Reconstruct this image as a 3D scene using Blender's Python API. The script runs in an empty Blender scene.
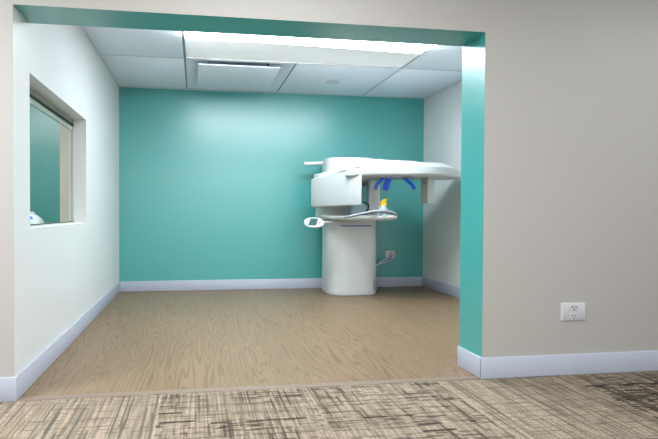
import bpy, bmesh, math, random
from mathutils import Vector, Matrix
random.seed(4)
SC = bpy.context.scene
COL = SC.collection
PI = math.pi

# ------------------------------------------------------------------ materials
def srgb(r, g, b):
    def l(c):
        c /= 255.0
        return c / 12.92 if c <= 0.04045 else ((c + 0.055) / 1.055) ** 2.4
    return (l(r), l(g), l(b), 1.0)

def new_mat(name):
    m = bpy.data.materials.new(name)
    m.use_nodes = True
    return m, m.node_tree.nodes, m.node_tree.links, m.node_tree.nodes['Principled BSDF']

def plain(name, col, rough=0.5, bump=0.0, bscale=200.0, metallic=0.0, coat=0.0, spec=0.5, mottle=0.02, coat_rough=0.1):
    m, N, L, P = new_mat(name)
    P.inputs['Roughness'].default_value = rough
    P.inputs['Metallic'].default_value = metallic
    P.inputs['Coat Weight'].default_value = coat
    P.inputs['Coat Roughness'].default_value = coat_rough
    P.inputs['Specular IOR Level'].default_value = spec
    tc = N.new('ShaderNodeTexCoord')
    nz = N.new('ShaderNodeTexNoise')
    nz.inputs['Scale'].default_value = bscale
    nz.inputs['Detail'].default_value = 3
    L.new(tc.outputs['Object'], nz.inputs['Vector'])
    cr = N.new('ShaderNodeValToRGB')
    a = [max(0, c * (1 - mottle)) for c in col[:3]] + [1]
    b = [min(1, c * (1 + mottle)) for c in col[:3]] + [1]
    cr.color_ramp.elements[0].position = 0.3
    cr.color_ramp.elements[0].color = a
    cr.color_ramp.elements[1].position = 0.7
    cr.color_ramp.elements[1].color = b
    L.new(nz.outputs['Fac'], cr.inputs['Fac'])
    L.new(cr.outputs['Color'], P.inputs['Base Color'])
    if bump:
        bp = N.new('ShaderNodeBump')
        bp.inputs['Strength'].default_value = bump
        bp.inputs['Distance'].default_value = 0.002
        L.new(nz.outputs['Fac'], bp.inputs['Height'])
        L.new(bp.outputs['Normal'], P.inputs['Normal'])
    return m

def emit(name, col, strength):
    m, N, L, P = new_mat(name)
    P.inputs['Base Color'].default_value = (0.9, 0.9, 0.9, 1)
    P.inputs['Emission Color'].default_value = col
    P.inputs['Emission Strength'].default_value = strength
    return m

def math_node(N, L, op, a, b=None, clamp=False):
    n = N.new('ShaderNodeMath')
    n.operation = op
    n.use_clamp = clamp
    for i, v in enumerate((a, b)):
        if v is None:
            continue
        if isinstance(v, (int, float)):
            n.inputs[i].default_value = v
        else:
            L.new(v, n.inputs[i])
    return n.outputs[0]

def smooth(N, L, v, lo, hi, a=0.0, b=1.0):
    n = N.new('ShaderNodeMapRange')
    n.interpolation_type = 'SMOOTHSTEP'
    n.inputs['From Min'].default_value = lo
    n.inputs['From Max'].default_value = hi
    n.inputs['To Min'].default_value = a
    n.inputs['To Max'].default_value = b
    L.new(v, n.inputs['Value'])
    return n.outputs['Result']

def comb(N, L, x, y, z=0.0):
    n = N.new('ShaderNodeCombineXYZ')
    for i, v in enumerate((x, y, z)):
        if isinstance(v, (int, float)):
            n.inputs[i].default_value = v
        else:
            L.new(v, n.inputs[i])
    return n.outputs[0]

def noise(N, L, vec, scale=1.0, detail=2.0, rough=0.5, dist=0.0):
    n = N.new('ShaderNodeTexNoise')
    n.inputs['Scale'].default_value = scale
    n.inputs['Detail'].default_value = detail
    n.inputs['Roughness'].default_value = rough
    n.inputs['Distortion'].default_value = dist
    L.new(vec, n.inputs['Vector'])
    return n.outputs['Fac']

def mix(N, L, fac, a, b):
    n = N.new('ShaderNodeMix')
    n.data_type = 'RGBA'
    for idx, v in ((0, fac), (6, a), (7, b)):
        if isinstance(v, (int, float)):
            n.inputs[idx].default_value = v
        elif isinstance(v, tuple):
            n.inputs[idx].default_value = v
        else:
            L.new(v, n.inputs[idx])
    return n.outputs[2]

def wood_floor_mat():
    m, N, L, P = new_mat('vinyl_wood')
    tc = N.new('ShaderNodeTexCoord')
    sp = N.new('ShaderNodeSeparateXYZ')
    L.new(tc.outputs['Object'], sp.inputs[0])
    X, Y = sp.outputs[0], sp.outputs[1]
    W, LEN = 0.30, 1.5
    row = math_node(N, L, 'FLOOR', math_node(N, L, 'DIVIDE', X, W))
    off = math_node(N, L, 'MULTIPLY', math_node(N, L, 'FRACT', math_node(N, L, 'MULTIPLY', row, 0.377)), LEN)
    ys = math_node(N, L, 'DIVIDE', math_node(N, L, 'ADD', Y, off), LEN)
    cell = math_node(N, L, 'FLOOR', ys)
    wn = N.new('ShaderNodeTexWhiteNoise')
    wn.noise_dimensions = '2D'
    L.new(comb(N, L, row, cell), wn.inputs['Vector'])
    rnd = wn.outputs['Value']
    z = math_node(N, L, 'MULTIPLY', rnd, 37.0)
    # cathedral rings: contour bands of a long stretched noise
    base = noise(N, L, comb(N, L, math_node(N, L, 'MULTIPLY', X, 9.0), math_node(N, L, 'MULTIPLY', Y, 0.65), z), 1.0, 1.0, 0.4, 0.2)
    fine = noise(N, L, comb(N, L, math_node(N, L, 'MULTIPLY', X, 60.0), math_node(N, L, 'MULTIPLY', Y, 5.0), z), 1.0, 3.0, 0.6)
    ph = math_node(N, L, 'ADD', math_node(N, L, 'MULTIPLY', base, 88.0), math_node(N, L, 'MULTIPLY', fine, 2.4))
    ring = math_node(N, L, 'SINE', ph)
    ring = smooth(N, L, ring, -0.1, 1.0)
    fib = noise(N, L, comb(N, L, math_node(N, L, 'MULTIPLY', X, 230.0), math_node(N, L, 'MULTIPLY', Y, 9.0), z), 1.0, 2.0, 0.6)
    tone = noise(N, L, comb(N, L, math_node(N, L, 'MULTIPLY', X, 2.5), math_node(N, L, 'MULTIPLY', Y, 0.9), z), 1.0, 2.0)
    c = mix(N, L, math_node(N, L, 'MULTIPLY', ring, 0.66), srgb(126, 105, 80), srgb(88, 71, 51))
    c = mix(N, L, math_node(N, L, 'MULTIPLY', smooth(N, L, fib, 0.42, 0.75), 0.35), c, srgb(94, 78, 58))
    c = mix(N, L, smooth(N, L, tone, 0.35, 0.75, 0.0, 0.35), c, srgb(116, 99, 77))
    c = mix(N, L, math_node(N, L, 'MULTIPLY', rnd, 0.16), c, srgb(150, 127, 102))
    fx = math_node(N, L, 'FRACT', math_node(N, L, 'DIVIDE', X, W))
    ex = math_node(N, L, 'LESS_THAN', fx, 0.008)
    ey = math_node(N, L, 'LESS_THAN', math_node(N, L, 'FRACT', ys), 0.003)
    edge = math_node(N, L, 'MAXIMUM', ex, ey)
    c = mix(N, L, math_node(N, L, 'MULTIPLY', edge, 0.30), c, srgb(110, 88, 62))
    L.new(c, P.inputs['Base Color'])
    P.inputs['Roughness'].default_value = 0.42
    P.inputs['Specular IOR Level'].default_value = 0.35
    bp = N.new('ShaderNodeBump')
    bp.inputs['Strength'].default_value = 0.12
    bp.inputs['Distance'].default_value = 0.001
    L.new(fib, bp.inputs['Height'])
    L.new(bp.outputs['Normal'], P.inputs['Normal'])
    return m

def carpet_mat():
    m, N, L, P = new_mat('carpet_tile')
    tc = N.new('ShaderNodeTexCoord')
    sp = N.new('ShaderNodeSeparateXYZ')
    L.new(tc.outputs['Object'], sp.inputs[0])
    X, Y = sp.outputs[0], sp.outputs[1]
    T = 0.835
    u = math_node(N, L, 'DIVIDE', math_node(N, L, 'SUBTRACT', X, 0.79), T)
    v = math_node(N, L, 'DIVIDE', math_node(N, L, 'ADD', Y, 0.02), T)
    cu = math_node(N, L, 'FLOOR', u)
    cv = math_node(N, L, 'FLOOR', v)
    # cross-hatched tiles: columns 0,1 and 4,5 ... ; streaked ones: 2,3 ...
    cross = math_node(N, L, 'LESS_THAN', math_node(N, L, 'FLOORED_MODULO', math_node(N, L, 'ADD', cu, math_node(N, L, 'MULTIPLY', cv, 2.0)), 4.0), 0.0)
    q = math_node(N, L, 'FLOORED_MODULO', math_node(N, L, 'ADD', math_node(N, L, 'ADD', cu, math_node(N, L, 'MULTIPLY', cv, 1.0)), 1.0), 3.0)
    # q = 0,1 : cross hatch (columns 0,1 in row -1) ; q = 2 : streaks running away
    cross = math_node(N, L, 'LESS_THAN', q, 1.5)
    stre = math_node(N, L, 'SUBTRACT', 1.0, cross)
    seed = math_node(N, L, 'MULTIPLY', math_node(N, L, 'ADD', cu, math_node(N, L, 'MULTIPLY', cv, 3.7)), 5.3)
    def mul(a, b): return math_node(N, L, 'MULTIPLY', a, b)
    # woven threads: rows (along X) and columns (along Y), each thread with its own tone and its own dashes
    def white(vx, vy):
        n = N.new('ShaderNodeTexWhiteNoise')
        n.noise_dimensions = '2D'
        L.new(comb(N, L, vx, vy), n.inputs['Vector'])
        return n.outputs['Value']
    def threads(across, along, pitch, prob, dash_scale, dlo, dhi, k):
        idx = math_node(N, L, 'FLOOR', math_node(N, L, 'DIVIDE', across, pitch))
        r = white(idx, math_node(N, L, 'ADD', seed, k))
        on = smooth(N, L, r, 1.0 - prob, 1.0 - prob * 0.55)
        d = noise(N, L, comb(N, L, mul(along, dash_scale), mul(idx, 7.37), math_node(N, L, 'ADD', seed, k)), 1.0, 1.5, 0.6)
        return mul(on, smooth(N, L, d, dlo, dhi))
    far = smooth(N, L, X, 2.55, 3.7)
    patch = noise(N, L, comb(N, L, mul(X, 1.6), mul(Y, 2.4), 3.0), 1.0, 2.0, 0.6)
    pl = smooth(N, L, patch, 0.30, 0.60, 0.25, 1.0)
    weave = noise(N, L, comb(N, L, mul(X, 120.0), mul(Y, 150.0), 0.0), 1.0, 2.0, 0.7)
    warm = noise(N, L, comb(N, L, mul(X, 45.0), mul(Y, 3.0), 9.0), 1.0, 1.0, 0.6)
    c = mix(N, L, smooth(N, L, warm, 0.35, 0.7), srgb(160, 146, 128), srgb(132, 120, 103))
    c = mix(N, L, mul(smooth(N, L, weave, 0.46, 0.60), 0.6), c, srgb(84, 74, 62))
    # pale and grey-green threads running away
    c = mix(N, L, mul(threads(X, Y, .008, .45, 3.5, .44, .56, 1.0), 0.6), c, srgb(98, 87, 73))
    c = mix(N, L, mul(threads(X, Y, .011, .30, 2.4, .46, .56, 2.0), math_node(N, L, 'ADD', mul(stre, .8), mul(cross, .30))), c, srgb(78, 80, 71))
    c = mix(N, L, mul(threads(Y, X, .012, .50, 9.0, .46, .56, 3.0), .55), c, srgb(92, 82, 69))
    # dark rows and columns of the cross-hatched tiles
    c = mix(N, L, mul(mul(threads(Y, X, .012, .62, 8.0, .47, .54, 4.0), pl), math_node(N, L, 'ADD', mul(cross, .85), mul(far, .5))), c, srgb(62, 55, 47))
    c = mix(N, L, mul(mul(threads(X, Y, .012, .42, 6.0, .47, .55, 5.0), pl), mul(cross, .8)), c, srgb(64, 57, 49))
    c = mix(N, L, mul(threads(X, Y, .010, .40, 1.8, .44, .54, 6.0), math_node(N, L, 'ADD', mul(far, .7), .15)), c, srgb(60, 52, 45))
    c = mix(N, L, mul(mul(threads(Y, X, .018, .20, 4.5, .55, .60, 7.0), cross), .9), c, srgb(44, 39, 34))
    # tile seams
    fu = math_node(N, L, 'FRACT', u)
    seam = math_node(N, L, 'LESS_THAN', fu, 0.008)
    c = mix(N, L, mul(seam, 0.25), c, srgb(196, 182, 164))
    L.new(c, P.inputs['Base Color'])
    P.inputs['Roughness'].default_value = 0.95
    P.inputs['Specular IOR Level'].default_value = 0.1
    bp = N.new('ShaderNodeBump')
    bp.inputs['Strength'].default_value = 0.5
    bp.inputs['Distance'].default_value = 0.004
    L.new(weave, bp.inputs['Height'])
    L.new(bp.outputs['Normal'], P.inputs['Normal'])
    return m

def glass_mat(name, tint, gloss=0.06):
    m, N, L, P = new_mat(name)
    out = N['Material Output']
    tr = N.new('ShaderNodeBsdfTransparent')
    tr.inputs['Color'].default_value = tint
    gl = N.new('ShaderNodeBsdfGlossy')
    gl.inputs['Roughness'].default_value = 0.02
    lw = N.new('ShaderNodeLayerWeight')
    lw.inputs['Blend'].default_value = 0.5
    fr = math_node(N, L, 'ADD', math_node(N, L, 'MULTIPLY', math_node(N, L, 'POWER', lw.outputs['Facing'], 4.0), 0.22), 0.02)
    ms = N.new('ShaderNodeMixShader')
    L.new(fr, ms.inputs[0])
    L.new(tr.outputs[0], ms.inputs[1])
    L.new(gl.outputs[0], ms.inputs[2])
    L.new(ms.outputs[0], out.inputs['Surface'])
    return m

TEAL = plain('teal_paint', srgb(54, 153, 148), 0.33, 0.04, 260, spec=1.0, coat=0.75, coat_rough=0.36)
WHITE_W = plain('white_wall_paint', srgb(207, 210, 208), 0.42, 0.04, 260, spec=0.7)
GREY_W = plain('warm_grey_paint', srgb(168, 165, 160), 0.6, 0.06, 260)
TRIM = plain('pale_blue_white_trim', srgb(172, 178, 191), 0.4, 0.0)
TILE = plain('ceiling_tile', srgb(232, 242, 255), 0.85, 0.1, 420, mottle=0.03)
GRID = plain('ceiling_grid_metal', srgb(140, 150, 162), 0.5)
WOOD = wood_floor_mat()
CARPET = carpet_mat()
STRIP = plain('transition_strip', srgb(122, 106, 93), 0.5)
LENS = emit('led_lens', (0.91, 0.975, 1.06, 1), 21.0)
REFL = emit('led_side_diffuser', (0.8, 0.88, 1.0, 1), 0.10)
PLATE = plain('white_outlet_plastic', srgb(190, 191, 192), 0.35)
SLOT = plain('dark_slot', srgb(60, 58, 56), 0.6)
ENAMEL = plain('white_enamel', srgb(198, 203, 200), 0.38, coat=0.05)
ENAMEL2 = plain('satin_white_shell', srgb(178, 185, 183), 0.42, coat=0.0)
SEAM = plain('panel_seam_grey', srgb(196, 201, 197), 0.4)
BLUE = plain('blue_rubber', srgb(0, 88, 226), 0.3, coat=0.2)
BLUE_L = plain('blue_stripe', srgb(82, 120, 190), 0.4)
LILAC = plain('lilac_mount', srgb(170, 170, 200), 0.4)
GREYT = plain('grey_tip', srgb(150, 162, 170), 0.4)
GREYM = plain('grey_metal_tube', srgb(136, 142, 144), 0.35, metallic=0.35)
YELLOW = plain('yellow_plastic', srgb(236, 190, 20), 0.35)
CONE = plain('pale_grey_cone', srgb(158, 174, 182), 0.35)
PALEB = plain('pale_blue_plastic', srgb(176, 208, 216), 0.25)
BLACK = plain('black_cable', srgb(20, 20, 22), 0.5)
SCREEN = plain('dark_green_screen', srgb(38, 72, 68), 0.5)
VENT = plain('vent_grey', srgb(122, 126, 122), 0.5)
GLASS = glass_mat('window_glass', (0.95, 0.985, 0.975, 1))
ALU = plain('brushed_sill', srgb(170, 172, 160), 0.4)
GASKET = plain('black_gasket', srgb(18, 20, 18), 0.6)
CONTB = plain('blue_label', srgb(0, 110, 190), 0.4)
CORD = plain('white_cord', srgb(226, 226, 220), 0.4)
HANGER = plain('vent_hanger_grey', srgb(120, 126, 130), 0.7)  # grey of the hangers above the vent plaque

# ------------------------------------------------------------------ mesh helpers
WORLD = {}
def obj(name, bm, mat, parent=None, smooth_deg=38, loc=None):
    """link bm (world coordinates) as ONE mesh object; its origin goes to loc / its parent's origin"""
    base = Vector(WORLD[parent.name]) if parent is not None else Vector(loc or (0, 0, 0))
    bmesh.ops.recalc_face_normals(bm, faces=bm.faces)
    lim = math.radians(smooth_deg)
    for e in bm.edges:
        e.smooth = len(e.link_faces) == 2 and e.calc_face_angle(0) < lim
    for f in bm.faces:
        f.smooth = True
    bmesh.ops.translate(bm, verts=bm.verts, vec=-base)
    me = bpy.data.meshes.new(name)
    bm.to_mesh(me)
    bm.free()
    for mm in (mat if isinstance(mat, (list, tuple)) else [mat]):
        me.materials.append(mm)
    o = bpy.data.objects.new(name, me)
    COL.objects.link(o)
    if parent is not None:
        o.parent = parent
    else:
        o.location = base
    WORLD[o.name] = tuple(base)
    return o

def thing(name, label, cat, loc, group=None):
    o = bpy.data.objects.new(name, None)
    o.empty_display_size = 0.1
    COL.objects.link(o)
    o.location = loc
    o['label'] = label
    o['category'] = cat
    if group:
        o['group'] = group
    WORLD[o.name] = tuple(loc)
    return o

def tag(o, label, cat, group=None):
    o['label'] = label
    o['category'] = cat
    if group:
        o['group'] = group
    return o

def struct(name, bm, mat, parent=None, **k):
    o = obj(name, bm, mat, parent, **k)
    if parent is None:
        o['kind'] = 'structure'
    return o

def box(bm, x0, x1, y0, y1, z0, z1, bev=0.0, mi=0, seg=2):
    r = bmesh.ops.create_cube(bm, size=1.0)
    vs = r['verts']
    for v in vs:
        v.co = Vector((x0 + (v.co.x + .5) * (x1 - x0), y0 + (v.co.y + .5) * (y1 - y0), z0 + (v.co.z + .5) * (z1 - z0)))
    fs = {f for v in vs for f in v.link_faces}
    for f in fs:
        f.material_index = mi
    if bev:
        es = {e for v in vs for e in v.link_edges}
        rb = bmesh.ops.bevel(bm, geom=list(es), offset=bev, segments=seg, profile=0.5, affect='EDGES')
        for f in rb['faces']:
            f.material_index = mi
    return vs

def loft(bm, rings, cap0=True, cap1=True, mi=0):
    """rings: lists of equal length of points"""
    R = [[bm.verts.new(p) for p in ring] for ring in rings]
    n = len(R[0])
    for a, b in zip(R, R[1:]):
        for i in range(n):
            j = (i + 1) % n
            f = bm.faces.new((a[i], a[j], b[j], b[i]))
            f.material_index = mi
    if cap0:
        bm.faces.new(list(reversed(R[0]))).material_index = mi
    if cap1:
        bm.faces.new(R[-1]).material_index = mi
    return R

def catmull(pts, n=6, closed=False):
    P = [Vector(p) for p in pts]
    out = []
    m = len(P)
    for i in range(m if closed else m - 1):
        if closed:
            p0, p1, p2, p3 = P[(i - 1) % m], P[i], P[(i + 1) % m], P[(i + 2) % m]
        else:
            p0, p1, p2, p3 = P[max(i - 1, 0)], P[i], P[i + 1], P[min(i + 2, m - 1)]
        for k in range(n):
            t = k / n
            out.append(0.5 * ((2 * p1) + (p2 - p0) * t + (2 * p0 - 5 * p1 + 4 * p2 - p3) * t * t + (3 * p1 - p0 - 3 * p2 + p3) * t ** 3))
    if not closed:
        out.append(P[-1])
    return out

def sweep(bm, pts, prof, up=(0, 0, 1), scales=None, mi=0):
    """sweep a closed 2D profile [(side, up)] along pts"""
    P = [Vector(p) for p in pts]
    rings = []
    upv = Vector(up)
    for i, p in enumerate(P):
        t = (P[min(i + 1, len(P) - 1)] - P[max(i - 1, 0)]).normalized()
        s = t.cross(upv)
        if s.length < 1e-4:
            s = t.cross(Vector((0, 1, 0)))
        s.normalize()
        w = s.cross(t).normalized()
        k = scales[i] if scales else 1.0
        rings.append([p + s * a * k + w * b * k for a, b in prof])
    loft(bm, rings, mi=mi)

def circ(r, n=10, rx=None):
    return [((rx or r) * math.cos(2 * PI * i / n), r * math.sin(2 * PI * i / n)) for i in range(n)]

def rrect(w, h, r, n=3):
    out = []
    for cx, cy, a0 in ((w - r, h - r, 0), (-w + r, h - r, 90), (-w + r, -h + r, 180), (w - r, -h + r, 270)):
        for k in range(n + 1):
            a = math.radians(a0 + 90 * k / n)
            out.append((cx + r * math.cos(a), cy + r * math.sin(a)))
    return out

def super_ring(cx, cy, a, b, z, p=2.6, n=48):
    out = []
    for i in range(n):
        t = 2 * PI * i / n
        c, s = math.cos(t), math.sin(t)
        out.append(Vector((cx + a * math.copysign(abs(c) ** (2 / p), c), cy + b * math.copysign(abs(s) ** (2 / p), s), z)))
    return out

def inset_ring(ring, d, z=None):
    """move a closed plan outline inwards by d (counter-clockwise or clockwise)"""
    n = len(ring)
    area = sum(ring[i].x * ring[(i + 1) % n].y - ring[(i + 1) % n].x * ring[i].y for i in range(n))
    sg = 1 if area > 0 else -1
    out = []
    for i in range(n):
        t = (ring[(i + 1) % n] - ring[i - 1])
        t.z = 0
        t.normalize()
        nrm = Vector((-t.y, t.x, 0)) * sg
        q = ring[i] + nrm * d
        q.z = ring[i].z if z is None else z
        out.append(q)
    return out

def lathe(bm, cx, cy, prof, n=28, mi=0):
    rings = [[Vector((cx + r * math.cos(2 * PI * i / n), cy + r * math.sin(2 * PI * i / n), z)) for i in range(n)] for r, z in prof]
    loft(bm, rings, mi=mi)

# ------------------------------------------------------------------ the setting
H = 2.65                       # suspended ceiling
YB, XR, XJ = 3.635, 4.167, 2.764   # back wall, right wall, jamb of the opening
SOF, TH = 2.161, 0.262         # soffit of the opening, depth of the front wall
BB, BT = 0.133, 0.015          # baseboard
XC0, XC1, YC0 = -3.2, 7.5, -4.3    # corridor
TL = 0.15                      # thickness of the left wall
WY0, WY1, WZ0, WZ1 = 0.262, 1.753, 0.936, 1.868   # window hole

bm = bmesh.new()
box(bm, -TL, XR + .1, 0.03, YB + .1, -0.06, 0.0)
struct('floor', bm, WOOD)
bm = bmesh.new()
box(bm, XC0, XC1, YC0, 0.0, -0.06, 0.0)
struct('floor_corridor', bm, CARPET)
bm = bmesh.new()
box(bm, 0.0, XJ - BT, -0.012, 0.04, -0.05, 0.004, .0015)
struct('trim_1', bm, STRIP)

# back wall
bm = bmesh.new()
box(bm, 0, XR, YB, YB + .1, 0, H)
struct('wall_back', bm, TEAL)
bm = bmesh.new()
box(bm, XR, XR + .1, 0.0, YB + .1, 0, H)
struct('wall_right', bm, WHITE_W)
# left wall with the window hole
bm = bmesh.new()
box(bm, -TL, 0, 0.0, WY0, 0, H)
box(bm, -TL, 0, WY1, YB + .1, 0, H)
box(bm, -TL, 0, WY0, WY1, 0, WZ0)
box(bm, -TL, 0, WY0, WY1, WZ1, H)
struct('wall_left', bm, WHITE_W)
# front wall: right part, left part, header; grey towards the corridor, teal inside the opening
def faces_by_normal(bm):
    bmesh.ops.recalc_face_normals(bm, faces=bm.faces)
    bm.normal_update()
    for f in bm.faces:
        n = f.normal
        if n.y < -.5:
            f.material_index = 0
        elif n.y > .5:
            f.material_index = 2
        else:
            f.material_index = 1
bm = bmesh.new()
box(bm, XJ, XC1, 0, TH, 0, H)
box(bm, 0, XJ, 0, TH, SOF, H)
faces_by_normal(bm)
struct('wall_front', bm, [GREY_W, TEAL, WHITE_W])
bm = bmesh.new()
box(bm, XC0, -TL + .0, 0, TH, 0, H)
box(bm, -TL, 0, -.0005, 0.0, 0, H)
struct('wall_front_left', bm, GREY_W)
# corridor shell (behind the camera)
bm = bmesh.new()
box(bm, XC0, 0.0, YC0 - .1, YC0, 0, H)
box(bm, 4.4, XC1, YC0 - .1, YC0, 0, H)
box(bm, 0.0, 4.4, YC0 - .1, YC0, 0, 1.35)
box(bm, 0.0, 4.4, YC0 - .1, YC0, 2.45, H)  # gap left in the wall for the added fill light
struct('wall_corridor', bm, GREY_W)
bm = bmesh.new()
box(bm, XC0 - .1, XC0, YC0 - .1, 5.2, 0, H)
struct('wall_corridor_left', bm, GREY_W)
bm = bmesh.new()
box(bm, XC1, XC1 + .1, YC0 - .1, TH, 0, H)
struct('wall_corridor_right', bm, GREY_W)
bm = bmesh.new()
box(bm, XC0 - .1, XC1 + .1, YC0 - .1, 0, H, H + .08)
struct('ceiling_corridor', bm, TILE)

# baseboards with a small eased top edge
def baseboard(name, quads):
    bm = bmesh.new()
    for (x0, x1, y0, y1) in quads:
        box(bm, x0, x1, y0, y1, 0, BB, .004)
    struct(name, bm, TRIM)
baseboard('baseboard_back', [(BT, XR - BT, YB - BT, YB)])
baseboard('baseboard_left', [(0, BT, -BT, YB)])
baseboard('baseboard_front_left', [(XC0, 0.004, -BT, -.0005)])
baseboard('baseboard_right', [(XR - BT, XR, TH, YB)])
baseboard('baseboard_front', [(XJ - BT, XC1, -BT, 0)])
baseboard('baseboard_jamb', [(XJ - BT, XJ, -BT + .001, TH)])

# suspended ceiling of the alcove: tiles around the fixtures, seams in the grid
GX = [0.0, 0.865, 2.065, 3.262, XR]
GY = [TH, 1.12, 2.352, 3.605, YB]
FIX = {(1, 1), (2, 1), (1, 2)}          # cells taken by the light and the air diffuser
bm = bmesh.new()
g = 0.009
for i in range(4):
    for j in range(4):
        if (i, j) in FIX:
            continue
        box(bm, GX[i] + g, GX[i + 1] - g, GY[j] + g, GY[j + 1] - g, H, H + .02, .002)
box(bm, -TL, XR + .1, TH, YB + .1, H + .16, H + .2)     # slab above the tiles
box(bm, -TL, -.0, TH, YB + .1, H, H + .2)
box(bm, XR, XR + .1, TH, YB + .1, H, H + .2)
box(bm, 0, XR, YB, YB + .1, H, H + .2)
struct('ceiling', bm, TILE)
bm = bmesh.new()
for xx in GX[1:-1]:
    for ya, yb in (((TH, GY[1]), (GY[2], YB)) if xx == GX[2] else ((TH, YB),)):
        box(bm, xx - .012, xx + .012, ya, yb, H + .003, H + .03)
for yy in GY[1:-1]:
    box(bm, 0, XR, yy - .012, yy + .012, H + .003, H + .029)
struct('trim_2', bm, GRID)
bm = bmesh.new()
box(bm, 0, .012, TH, YB, H - .003, H + .02)
box(bm, XR - .012, XR, TH, YB, H - .003, H + .02)
box(bm, 0, XR, YB - .022, YB, H - .004, H + .02)
struct('trim_3', bm, plain('wall_angle_metal', srgb(214, 220, 226), .5))

# ------------------------------------------------------------------ ceiling fixtures
# recessed LED troffer, two cells long
LX0, LX1, LY0, LY1 = 0.872, 3.255, 1.127, 2.345
t = thing('ceiling_light', 'long recessed white LED ceiling light glowing brightly above the wood floor', 'ceiling light', (2.06, 1.736, H))
bm = bmesh.new()
for (x0, x1, y0, y1) in ((LX0, LX1, LY0, LY0 + .012), (LX0, LX1, LY1 - .012, LY1), (LX0, LX0 + .012, LY0, LY1), (LX1 - .012, LX1, LY0, LY1)):
    box(bm, x0, x1, y0, y1, H - .003, H + .01, .0015)
obj('light_frame', bm, PLATE, t)
LB = 1.865
L0 = 1.17
def quad(bm, pts, mi=0):
    return bm.faces.new([bm.verts.new(p) for p in pts])
for nm, ya, yb in (('side_diffuser', LB, LY1 - .012), ('side_diffuser', L0, LY0 + .012)):
    bm = bmesh.new()
    xa, xb = LX0 + .012, LX1 - .012
    zt, zl = H + .05, H + .006
    s = .09
    # sloped pan: from the lens down to the rim, with sloped ends
    e = (yb - ya) * .93
    loft(bm, [[Vector((xa + .02, ya, zt)), Vector((xb - s, ya, zt)), Vector((xb - s, ya + e, zl + .008)), Vector((xa + .02, ya + e, zl + .008))],
              [Vector((xa, ya, zt - .002)), Vector((xb, ya, zl)), Vector((xb, yb, zl)), Vector((xa, yb, zl))]], cap0=True, cap1=False)
    obj(nm, bm, REFL, t)
bm = bmesh.new()
rings = []
n = 12
for k in range(n + 1):
    a = k / n
    yy = L0 + (LB - L0) * a
    rings.append((yy, H + .05 - .076 * math.sin(PI * a) ** .6))
loft(bm, [[Vector((LX0 + .014, yy, zz)), Vector((LX1 - .014, yy, zz)), Vector((LX1 - .014, yy, H + .06)), Vector((LX0 + .014, yy, H + .06))] for yy, zz in rings])
obj('light_lens', bm, LENS, t)

# air diffuser: square frame with a dropped plaque
dx0, dx1, dy0, dy1 = 0.872, 2.058, 2.359, 3.598
t = thing('ceiling_vent', 'square white air diffuser with a dropped flat plaque in the ceiling beside the teal wall', 'ceiling vent', (1.46, 2.98, H))
bm = bmesh.new()
def rect(x0, x1, y0, y1, z): return [Vector((x0, y0, z)), Vector((x1, y0, z)), Vector((x1, y1, z)), Vector((x0, y1, z))]
loft(bm, [rect(dx0, dx1, dy0, dy1, H + .004), rect(dx0 + .04, dx1 - .04, dy0 + .04, dy1 - .04, H + .002), rect(dx0 + .16, dx1 - .16, dy0 + .10, dy1 - .26, H + .07)], cap0=False)
obj('vent_frame', bm, TILE, t)
bm = bmesh.new()
box(bm, 1.005, 1.90, 2.43, 3.285, H - .035, H - .02, .004)
obj('vent_plaque', bm, TILE, t)
for sx, sy in ((1.12, 2.55), (1.78, 2.55), (1.12, 3.15), (1.78, 3.15)):
    bm = bmesh.new()
    box(bm, sx - .012, sx + .012, sy - .012, sy + .012, H - .022, H + .071)
    obj('hanger', bm, HANGER, t)

bm = bmesh.new()
lathe(bm, 2.656, 3.005, [(.078, H + .002), (.088, H - .003), (.086, H - .006), (.07, H - .008), (.0005, H - .008)], n=32)
o = obj('cover_plate', bm, plain('cover_plate_white', srgb(206, 212, 218), .6), None, loc=(2.656, 3.005, H))
tag(o, 'small round white cover plate flush in a ceiling tile', 'cover plate')

# ------------------------------------------------------------------ window and neighbouring room
GXX = -.112
bm = bmesh.new()
box(bm, GXX - .006, GXX, WY0, WY1 - .012, .946, 1.852)
win = struct('window_1', bm, GLASS)
bm = bmesh.new()
box(bm, GXX - .012, GXX + .006, WY0, WY1 - .005, 1.806, 1.823)
box(bm, GXX - .012, GXX + .003, WY0, WY1 - .012, .944, .951)
obj('window_gasket', bm, GASKET, win)
bm = bmesh.new()
box(bm, GXX - .03, GXX - .007, WY0, WY1, 1.77, 1.868)
box(bm, GXX - .03, GXX + .012, WY0, WY1 - .004, WZ0, .945)
box(bm, GXX - .02, GXX + .006, WY1 - .014, WY1, WZ0, 1.868)
obj('window_frame', bm, ALU, win)

bm = bmesh.new()
box(bm, XC0, -TL, YB, YB + .1, 0, H)
struct('wall_booth', bm, TEAL)
bm = bmesh.new()
box(bm, -.70, -TL, YB - .12, YB, 0, H)
struct('trim_4', bm, plain('booth_beige_paint', srgb(206, 200, 186), .6))
bm = bmesh.new()
box(bm, XC0, -TL, TH, YB + .1, H, H + .08)
struct('ceiling_booth', bm, TILE)
bm = bmesh.new()
box(bm, XC0, -TL, TH, YB + .1, -.06, 0)
struct('floor_booth', bm, WOOD)
bm = bmesh.new()
box(bm, -.72, -TL - .002, .6, 2.6, .88, .918, .004)
box(bm, -.70, -TL - .01, .62, .66, 0, .88)
box(bm, -.70, -TL - .01, 2.54, 2.58, 0, .88)
o = tag(obj('counter', bm, PLATE, loc=(-.45, 1.6, 0)), 'white counter behind the window in the white side wall', 'counter')

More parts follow.
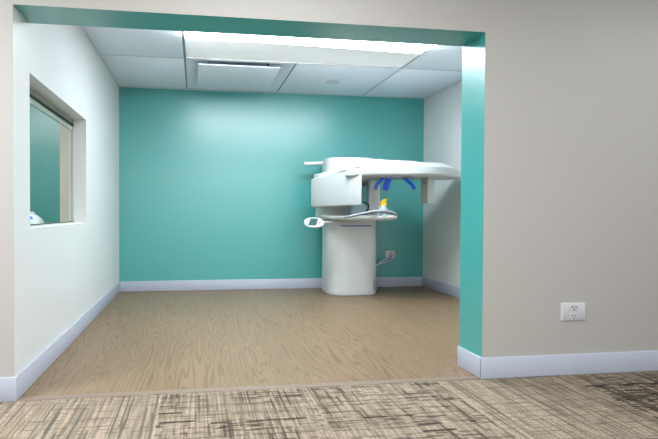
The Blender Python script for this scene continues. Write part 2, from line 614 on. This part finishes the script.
# ------------------------------------------------------------------ container seen through the window
t = thing('plastic_container', 'white rounded plastic container with a blue label, seen through the lower corner of the window', 'container', (-.5, 1.86, .918))
bm = bmesh.new()
rings = []
for z, a in ((.918, .125), (.93, .13), (.955, .122), (.98, .10), (1.0, .07), (1.012, .045), (1.03, .04), (1.036, .03)):
    rings.append(super_ring(-.5, 1.81, a * .85, a * 1.1, z, 2.3, 28))
loft(bm, rings)
obj('body', bm, ENAMEL, t)
bm = bmesh.new()
sub = lambda a, z: super_ring(-.5, 1.81, a * .85, a * 1.1, z, 2.3, 56)[43:48]
rr = [[bm.verts.new(p) for p in sub(a, z)] for z, a in ((.970, .1105), (.978, .1055), (.99, .0885), (.996, .0795))]
for ra, rb in zip(rr, rr[1:]):
    for i in range(len(ra) - 1):
        bm.faces.new((ra[i], ra[i + 1], rb[i + 1], rb[i]))
obj('label', bm, CONTB, t)

# ------------------------------------------------------------------ wall outlets
def duplex(parent, cx, cz, yf, s, w):
    for dz in (.0285, -.0285):
        bm = bmesh.new()
        ring = [Vector((cx + w * 1.35 * math.cos(2 * PI * k / 20), 0, cz + dz * s + max(-.8, min(.8, math.sin(2 * PI * k / 20))) * .024 * s)) for k in range(20)]
        loft(bm, [[Vector((p.x, yf + .002, p.z)) for p in ring], [Vector((p.x, yf - .0025, p.z)) for p in ring]])
        soc = obj('socket', bm, PLATE, parent)
        bm = bmesh.new()
        for sx in (-.45, .45):
            box(bm, cx + sx * w - .003, cx + sx * w + .003, yf - .0035, yf - .002, cz + dz * s - .002, cz + dz * s + .011)
        box(bm, cx - .004, cx + .004, yf - .0035, yf - .002, cz + dz * s - .015, cz + dz * s - .008)
        obj('slots', bm, SLOT, soc)

t = thing('wall_outlet', 'white double socket outlet low on the grey front wall', 'outlet', (3.392, 0, .405))
bm = bmesh.new()
loft(bm, [[Vector((3.392 + a, 0, .405 + b)) for a, b in rrect(.088, .058, .008)],
          [Vector((3.392 + a, -.005, .405 + b)) for a, b in rrect(.087, .057, .008)],
          [Vector((3.392 + a, -.009, .405 + b)) for a, b in rrect(.080, .050, .008)]])
obj('cover_plate', bm, PLATE, t)
duplex(t, 3.392, .405, -.009, .92, .025)

t = thing('wall_outlet', 'white double outlet with cables plugged in, low on the teal wall', 'outlet', (3.682, YB, .453))
bm = bmesh.new()
loft(bm, [[Vector((3.682 + a, YB, .453 + b)) for a, b in rrect(.073, .051, .008)],
          [Vector((3.682 + a, YB - .008, .453 + b)) for a, b in rrect(.072, .050, .008)],
          [Vector((3.682 + a, YB - .012, .453 + b)) for a, b in rrect(.066, .044, .008)]])
obj('cover_plate', bm, PLATE, t)
bm = bmesh.new()
box(bm, 3.6385, 3.6415, YB - .0128, YB - .011, .41, .496)
obj('divider', bm, SEAM, t)
bm = bmesh.new(); box(bm, 3.664, 3.700, YB - .016, YB - .010, .462, .474, .002)
obj('socket', bm, plain('blue_grey_socket', srgb(70, 84, 130), .4), t)
bm = bmesh.new(); box(bm, 3.668, 3.698, YB - .016, YB - .010, .424, .440, .002)
obj('socket', bm, plain('brown_grey_socket', srgb(96, 84, 78), .4), t)

for lab, p0, pts in (
    ('upper of two thin white cables from the teal wall outlet to the machine',
     (3.655, YB - .016, .412), [(3.650, YB - .03, .405), (3.60, 3.59, .388), (3.52, 3.55, .36), (3.44, 3.5, .325), (3.37, 3.46, .305), (3.304, 3.42, .30)]),
    ('lower of two thin white cables sagging from the teal wall outlet to the machine',
     (3.725, YB - .016, .412), [(3.720, YB - .03, .405), (3.68, 3.60, .378), (3.60, 3.575, .352), (3.53, 3.555, .338), (3.46, 3.53, .318), (3.38, 3.5, .285), (3.298, 3.46, .275)])):
    bm = bmesh.new()
    sweep(bm, catmull([p0] + pts, 5), circ(.006, 8))
    o = obj('cable', bm, CORD, loc=p0)
    tag(o, lab, 'cable', 'cables at the teal wall outlet')

# ------------------------------------------------------------------ the panoramic dental x-ray machine
M = thing('dental_xray_machine', 'white panoramic dental x-ray machine with rotating arm, standing before the teal wall', 'x-ray machine', (2.96, 3.27, 0))
CX, CY = 2.962, 3.27

# base column with a bowed front
def col_ring(z, d=0.0, a=.328, b=.30, p=3.2):
    return super_ring(CX, CY, a - d, b - d, z, p, 64)
bm = bmesh.new()
loft(bm, [col_ring(0.0, .012), col_ring(0.012, .012), col_ring(0.014, 0), col_ring(.925, 0), col_ring(.94, .004), col_ring(.946, .014)])
base = obj('base_column', bm, ENAMEL, M)
# plinth line, front seam, blue stripe, vent
def front_y(x, a=.328, b=.30, p=3.2):
    return CY - b * (1 - abs((x - CX) / a) ** p) ** (1 / p)
bm = bmesh.new()
xs = [2.765 + (3.165 - 2.765) * k / 14 for k in range(15)]
rings = [[Vector((x, front_y(x) + .002, .864)), Vector((x, front_y(x) - .003, .864)), Vector((x, front_y(x) - .003, .880)), Vector((x, front_y(x) + .002, .880))] for x in xs]
loft(bm, rings)
obj('blue_stripe', bm, BLUE_L, base)
bm = bmesh.new()
x = 2.752
box(bm, x - .003, x + .003, front_y(x) - .0012, front_y(x) + .006, .014, .92)
obj('panel_seam', bm, SEAM, base)
bm = bmesh.new()
vx = 3.236
for k in range(6):
    z = .07 + k * .019
    box(bm, vx - .03, vx + .012, front_y(vx - .03) - .006, front_y(vx) + .02, z, z + .012, .001)
box(bm, vx - .032, vx + .014, front_y(vx - .032) - .003, front_y(vx) + .02, .06, .19, .002)
obj('vent_grille', bm, VENT, base)

# lift carriage: low block around the column top
bm = bmesh.new()
loft(bm, [super_ring(2.915, 3.235, a, b, z, 3.4, 56) for a, b, z in
          ((.34, .255, .950), (.375, .28, .958), (.387, .29, .975), (.387, .29, 1.012), (.382, .285, 1.02), (.380, .283, 1.115), (.366, .27, 1.125))])
obj('carriage', bm, ENAMEL, M)
# left mast (behind the tube head) and the slim right mast
bm = bmesh.new()
loft(bm, [super_ring(2.835, 3.27, .195, .24, z, 4, 40) for z in (1.12, 1.43)])
obj('mast', bm, ENAMEL2, M)
bm = bmesh.new()
box(bm, 3.108, 3.252, 2.925, 2.985, 1.036, 1.43, .012, seg=3)
mast = obj('mast', bm, plain('post_white_shade_offset', srgb(236, 240, 238), .35), M)  # post colour raised to offset the shade under the arm
bm = bmesh.new()
box(bm, 3.155, 3.160, 2.9238, 2.93, 1.14, 1.26)
obj('panel_seam', bm, SEAM, mast)
bm = bmesh.new()
box(bm, 3.102, 3.1085, 2.93, 2.975, 1.06, 1.36)
obj('edge_strip', bm, plain('purple_grey_edge', srgb(214, 214, 226), .4), mast)
# top head above the arm
bm = bmesh.new()
def head_ring(z, d=0.0):
    return super_ring(2.944, 3.26, .326 - d, .262 - d, z, 2.7, 64)
loft(bm, [head_ring(1.40, .01), head_ring(1.41), head_ring(1.712), head_ring(1.722, .004), head_ring(1.728, .014), head_ring(1.73, .05)])
obj('top_head', bm, ENAMEL, M)
bm = bmesh.new()
sweep(bm, catmull([(2.385, 3.36, 1.672), (2.50, 3.345, 1.673), (2.60, 3.33, 1.680), (2.70, 3.32, 1.686)], 4),
      rrect(.045, .021, .01), scales=[1.0] * 9 + [.9] * 4)
obj('wall_bracket', bm, ENAMEL, M)
bm = bmesh.new()
box(bm, 3.05, 3.115, 2.96, 3.05, 1.36, 1.402, .004)
obj('latch', bm, GREYT, M)

# ---- rotating arm: wide bowed cover with a domed top
rim_pts = [(2.650, 2.44), (2.632, 2.395), (2.650, 2.355), (2.71, 2.295), (2.79, 2.225), (2.95, 2.165), (3.158, 2.132), (3.32, 2.085), (3.47, 2.070), (3.60, 2.095), (3.73, 2.16),
           (3.86, 2.265), (3.97, 2.40), (4.05, 2.52), (4.082, 2.64), (4.02, 2.745), (3.84, 2.80), (3.55, 2.84), (3.20, 2.86), (2.95, 2.85), (2.80, 2.72), (2.70, 2.52)]
rim = catmull([(x, y, 0) for x, y in rim_pts], 5, True)
def dz(x):           # the cover thins a little towards its left end
    return -.02 * max(0.0, min(1.0, (3.0 - x) / .4))
def toward(ring, k):
    out = []
    for p in ring:
        c = Vector((max(2.95, min(3.75, p.x)), 2.48, 0))
        out.append(p + (c - p) * k)
    return out
def lift(ring, z, k=1.0):
    return [Vector((p.x, p.y, z + dz(p.x) * k)) for p in ring]
bm = bmesh.new()
loft(bm, [lift(toward(rim, .2), 1.449, .3), lift(toward(rim, .03), 1.450, .3), lift(toward(rim, .008), 1.453, .3), lift(rim, 1.459, .3), lift(rim, 1.534), lift(toward(rim, .012), 1.538),
          lift(toward(rim, .12), 1.552), lift(toward(rim, .35), 1.582), lift(toward(rim, .6), 1.606), lift(toward(rim, .75), 1.613)])
arm = obj('rotating_arm', bm, ENAMEL2, M, smooth_deg=22)
# lower plate under the arm
bm = bmesh.new()
loft(bm, [lift(toward(rim, .06), 1.455, .3), lift(toward(rim, .06), 1.444, .3), lift(toward(rim, .11), 1.437, .3)])
low = obj('underside_plate', bm, ENAMEL, arm)
# stationary carrier above the arm, joining it to the top head
bm = bmesh.new()
cr = catmull([(2.425, 3.0, 0), (2.49, 2.825, 0), (2.62, 2.562, 0), (2.745, 2.32, 0), (2.93, 2.27, 0), (3.1, 2.39, 0), (3.3, 2.43, 0), (3.6, 2.46, 0), (3.77, 2.52, 0), (3.79, 2.66, 0),
              (3.6, 2.78, 0), (3.3, 2.95, 0), (3.1, 3.06, 0), (2.8, 3.1, 0), (2.55, 3.1, 0)], 5, True)
def slope(x): return -.125 * max(0, min(1, (3.0 - x) / .52)) ** 1.1 - .03 * max(0, min(1, (x - 3.45) / .3))
def cl(ring, z, k=1): return [Vector((p.x, p.y, z + slope(p.x) * k)) for p in ring]
loft(bm, [cl(cr, 1.50, 1), cl(cr, 1.622), cl(inset_ring(cr, .015), 1.634), cl(inset_ring(cr, .06), 1.640)])
obj('arm_carrier', bm, ENAMEL, M, smooth_deg=50)

# ---- tube head at the left
A, B, Cc, C2, D, E_ = (2.765, 2.232), (2.469, 2.826), (2.385, 3.02), (2.46, 3.06), (2.60, 2.93), (2.85, 2.50)
def tube_outline():
    poly = [A, B, Cc, C2, D, E_]
    pts = []
    n = len(poly)
    for i in range(n):
        p, q, r = Vector(poly[i - 1]), Vector(poly[i]), Vector(poly[(i + 1) % n])
        rad = (.02, .07, .03, .03, .05, .03)[i]
        a = q + (p - q).normalized() * min(rad, (p - q).length * .45)
        b = q + (r - q).normalized() * min(rad, (r - q).length * .45)
        for k in range(5):
            t_ = k / 4
            pts.append((a * (1 - t_) ** 2 + q * 2 * t_ * (1 - t_) + b * t_ ** 2))
    return [Vector((p.x, p.y, 0)) for p in pts]
to = tube_outline()
def zt(p): return 1.533 - .088 * max(0, min(1.1, (2.765 - p.x) / .38))
def zb(p): return 1.118 - .022 * max(0, min(1.1, (2.765 - p.x) / .38))
bm = bmesh.new()
def tr(d, f): return [Vector((p.x, p.y, f(o_))) for p, o_ in zip(inset_ring(to, d), to)]
loft(bm, [tr(.03, lambda p: zb(p)), tr(.012, lambda p: zb(p) + .002), tr(.003, lambda p: zb(p) + .010), tr(0, lambda p: zb(p) + .024),
          tr(0, lambda p: zt(p) - .012), tr(.004, lambda p: zt(p) - .003), tr(.014, lambda p: zt(p) + .004), tr(.05, lambda p: zt(p) + .006)])
obj('tube_head', bm, ENAMEL2, M, smooth_deg=50)

# ---- sensor head hanging at the right
bm = bmesh.new()
box(bm, 3.562, 3.652, 2.312, 2.486, 1.14, 1.45, .012, seg=3)
sens = obj('sensor_head', bm, ENAMEL2, M)
bm = bmesh.new()
box(bm, 3.556, 3.5625, 2.345, 2.41, 1.375, 1.383)
obj('latch', bm, SLOT, sens)

# ---- blue head-support fingers under the arm
def finger(pts, w, th, up, tip_r):
    bm = bmesh.new()
    c = catmull(pts, 6)
    sweep(bm, c, rrect(w, th, min(w, th) * .8), up=up)
    f = obj('head_support', bm, BLUE, M)
    bm = bmesh.new()
    d = (c[-1] - c[-2]).normalized()
    sweep(bm, [c[-1] - d * .006, c[-1] + d * .004, c[-1] + d * .010], rrect(w * .97, th * 1.05, min(w, th) * .8), up=up, scales=[1.02, 1.0, .75])
    obj('tip', bm, GREYT, f)
finger([(3.100, 2.438, 1.436), (3.060, 2.442, 1.398), (3.022, 2.446, 1.358), (3.006, 2.449, 1.300)], .018, .014, (0, 1, 0), .014)
finger([(3.155, 2.428, 1.436), (3.142, 2.43, 1.39), (3.125, 2.432, 1.345), (3.110, 2.434, 1.288)], .013, .036, (1, 0, .2), .014)
finger([(3.318, 2.406, 1.436), (3.365, 2.400, 1.400), (3.410, 2.394, 1.362), (3.452, 2.386, 1.300)], .018, .015, (0, 1, 0), .014)
for x0, x1, y0, y1 in ((3.045, 3.105, 2.24, 2.46), (3.115, 3.19, 2.22, 2.45), (3.29, 3.35, 2.22, 2.43)):
    bm = bmesh.new()
    box(bm, x0, x1, y0, y1, 1.426, 1.440, .004)
    obj('support_mount', bm, LILAC, M)

# ---- tray with hand rail, chin rest
bm = bmesh.new()
tray = catmull([(2.53, 3.0, 0), (2.56, 2.86, 0), (2.64, 2.68, 0), (2.77, 2.46, 0), (2.92, 2.33, 0), (3.06, 2.275, 0), (3.17, 2.275, 0), (3.215, 2.33, 0), (3.21, 2.43, 0), (3.19, 2.62, 0), (3.24, 2.86, 0), (3.25, 3.0, 0), (2.9, 3.12, 0)], 5, True)
def tl(ring, z, k=1.0): return [Vector((p.x, p.y, z + (.012 * min(1, max(0, (p.y - 2.3) / .6)) - .018 * min(1, max(0, (3.1 - p.x) / .4)) * (1 if p.y < 2.9 else .4)) * k)) for p in ring]
loft(bm, [tl(inset_ring(tray, .05), .955), tl(inset_ring(tray, .015), .966), tl(inset_ring(tray, .003), .982), tl(tray, .996), tl(inset_ring(tray, .004), 1.006), tl(inset_ring(tray, .014), 1.010)])
obj('tray', bm, ENAMEL, M, smooth_deg=60)
bm = bmesh.new()
sweep(bm, catmull([(2.62, 2.40, .985), (2.69, 2.345, 1.000), (2.76, 2.322, 1.016), (2.845, 2.306, 1.036), (2.944, 2.29, 1.052), (3.053, 2.276, 1.053), (3.135, 2.272, 1.037), (3.172, 2.285, 1.016), (3.165, 2.31, .998)], 5), circ(.016, 12))
obj('hand_rail', bm, GREYM, M)
bm = bmesh.new()
lathe(bm, 3.056, 2.345, [(.072, .998), (.072, 1.012), (.066, 1.03), (.052, 1.06), (.037, 1.10), (.034, 1.118), (.02, 1.121)])
chin = obj('chin_rest', bm, CONE, M)
bm = bmesh.new()
prof = catmull([(3.022, 1.112), (3.027, 1.14), (3.045, 1.172), (3.07, 1.190), (3.106, 1.197), (3.106, 1.191), (3.09, 1.178), (3.084, 1.155), (3.092, 1.112)], 3)
prof = [Vector((p[0], p[1], 0)) for p in [(q.x, q.y) for q in prof]]
loft(bm, [[Vector((p.x, 2.345 - d, p.y)) for p in prof] for d in (.018, -.018)])
obj('bite_piece', bm, YELLOW, chin)

# ---- pale blue cup of accessories and a black lead behind the tube head
bm = bmesh.new()
loft(bm, [[Vector((2.90 + a * k, 2.73 + b * k * .7, z)) for a, b in rrect(.105, .07, .03)] for k, z in ((1.0, 1.012), (1.0, 1.03), (.92, 1.07), (.68, 1.125), (.55, 1.15))])
cup = obj('accessory_cup', bm, PALEB, M)
bm = bmesh.new()
loft(bm, [[Vector((2.90 + a * k, 2.73 + b * k * .7, z)) for a, b in rrect(.108, .073, .03)] for k, z in ((1.0, 1.006), (1.0, 1.026))])
obj('cup_base', bm, plain('periwinkle_base', srgb(120, 136, 200), .4), cup)
bm = bmesh.new()
sweep(bm, catmull([(2.96, 2.72, 1.158), (2.985, 2.70, 1.155), (3.01, 2.69, 1.13), (3.012, 2.69, 1.09), (2.985, 2.685, 1.055), (2.965, 2.69, 1.02)], 5), circ(.009, 8))
obj('lead', bm, BLACK, M)

# ---- tilted oval control panel on its bar
pc = Vector((2.352, 2.685, .921))
nv = Vector((-.06, -.60, .80)).normalized()
rx = Vector((1, -.08, .06)); rx = (rx - nv * rx.dot(nv)).normalized()
uy = nv.cross(rx).normalized()
def on(a, b, c): return pc + rx * a + uy * b + nv * c
def oval(s, c, n=40):
    return [on(.118 * s * math.copysign(abs(math.cos(t)) ** .9, math.cos(t)), .092 * s * math.copysign(abs(math.sin(t)) ** .85, math.sin(t)) , c) for t in [2 * PI * k / n for k in range(n)]]
bm = bmesh.new()
loft(bm, [oval(.82, -.022), oval(.97, -.012), oval(1.0, -.002), oval(.98, .004), oval(.93, .007)])
cp = obj('control_panel', bm, plain('panel_shell_white', srgb(184, 190, 188), .4), M, smooth_deg=60)
def plate(name, quadpts, c0, c1, mat):
    bm = bmesh.new()
    loft(bm, [[on(a, b, c0) for a, b in quadpts], [on(a, b, c1) for a, b in quadpts]])
    return obj(name, bm, mat, cp)
plate('screen', [(-.084, -.062), (.010, -.068), (.058, .058), (-.030, .066)], .005, .009, SCREEN)
for k in range(3):
    b = -.030 + .028 * k
    a = -.104 + .018 * k
    plate('button', [(a, b), (a + .016, b), (a + .022, b + .02), (a + .006, b + .02)], .005, .0085, plain('button_blue', srgb(110, 135, 185), .4))
for k in range(2):
    b = -.032 + .0 * k
    a = .052 + .024 * k
    plate('button', [(a, b), (a + .014, b), (a + .026, b + .045), (a + .012, b + .045)], .005, .0085, plain('button_grey', srgb(110, 120, 116), .4))
bm = bmesh.new()
sweep(bm, catmull([(2.43, 2.70, .925), (2.52, 2.74, .922), (2.62, 2.82, .919), (2.72, 2.93, .919), (2.80, 3.0, .921)], 5), rrect(.02, .011, .008))
obj('panel_bar', bm, SEAM, M)

# ------------------------------------------------------------------ lights
def area(name, loc, sx, sy, power, col=(1, 1, 1), rot=(0, 0, 0)):
    l = bpy.data.lights.new(name, 'AREA')
    l.shape = 'RECTANGLE'
    l.size, l.size_y = sx, sy
    l.energy = power
    l.color = col
    o = bpy.data.objects.new(name, l)
    o.location = loc
    o.rotation_euler = rot
    COL.objects.link(o)
    return o
# corridor ceiling lamps (unseen area lights above and behind the camera)
for x, e in ((-1.6, 120), (1.4, 32), (4.4, 16)):
    area('unseen_corridor_lamp', (x, -1.1, H - .01), 1.2, .6, e, (.96, .985, 1.02))
for x in (-.9, 1.2, 3.3):
    area('unseen_corridor_lamp', (x, -3.2, H - .01), 1.2, .6, 36, (.96, .985, 1.02))  # rear row added as frontal fill for the alcove
area('added_fill_light', (2.2, YC0 - .06, 1.9), 4.4, 1.1, 50, (.97, .99, 1.0), (PI / 2, 0, 0))  # unseen light added behind the camera to brighten fronts in the alcove
area('booth_lamp', (-1.3, 1.6, H - .01), 1.2, .6, 50, (1, 1, 1))

w = bpy.data.worlds.new('World')
SC.world = w
w.use_nodes = True
w.node_tree.nodes['Background'].inputs[0].default_value = (0.9, 0.95, 1, 1)
w.node_tree.nodes['Background'].inputs[1].default_value = 0.2

# ------------------------------------------------------------------ camera
cam = bpy.data.cameras.new('camera')
co = bpy.data.objects.new('camera', cam)
COL.objects.link(co)
yaw, pitch, roll = 0.137024, -0.015499, 0.003402
F = Vector((math.sin(yaw) * math.cos(pitch), math.cos(yaw) * math.cos(pitch), math.sin(pitch)))
r0 = Vector((math.cos(yaw), -math.sin(yaw), 0))
u0 = r0.cross(F)
R = r0 * math.cos(roll) + u0 * math.sin(roll)
U = -r0 * math.sin(roll) + u0 * math.cos(roll)
mw = Matrix(((R.x, U.x, -F.x, .986086), (R.y, U.y, -F.y, -2.780266), (R.z, U.z, -F.z, 1.039514), (0, 0, 0, 1)))
co.matrix_world = mw
cam.sensor_fit = 'HORIZONTAL'
cam.sensor_width = 36
cam.lens = 480 / 658 * 36
cam.shift_x = (329 - 262.203) / 658
cam.clip_start = .02
SC.camera = co

vs = SC.view_settings
vs.view_transform = 'Standard'
vs.look = 'None'
vs.exposure = 0.28
vs.gamma = 1
vs.use_curve_mapping = False
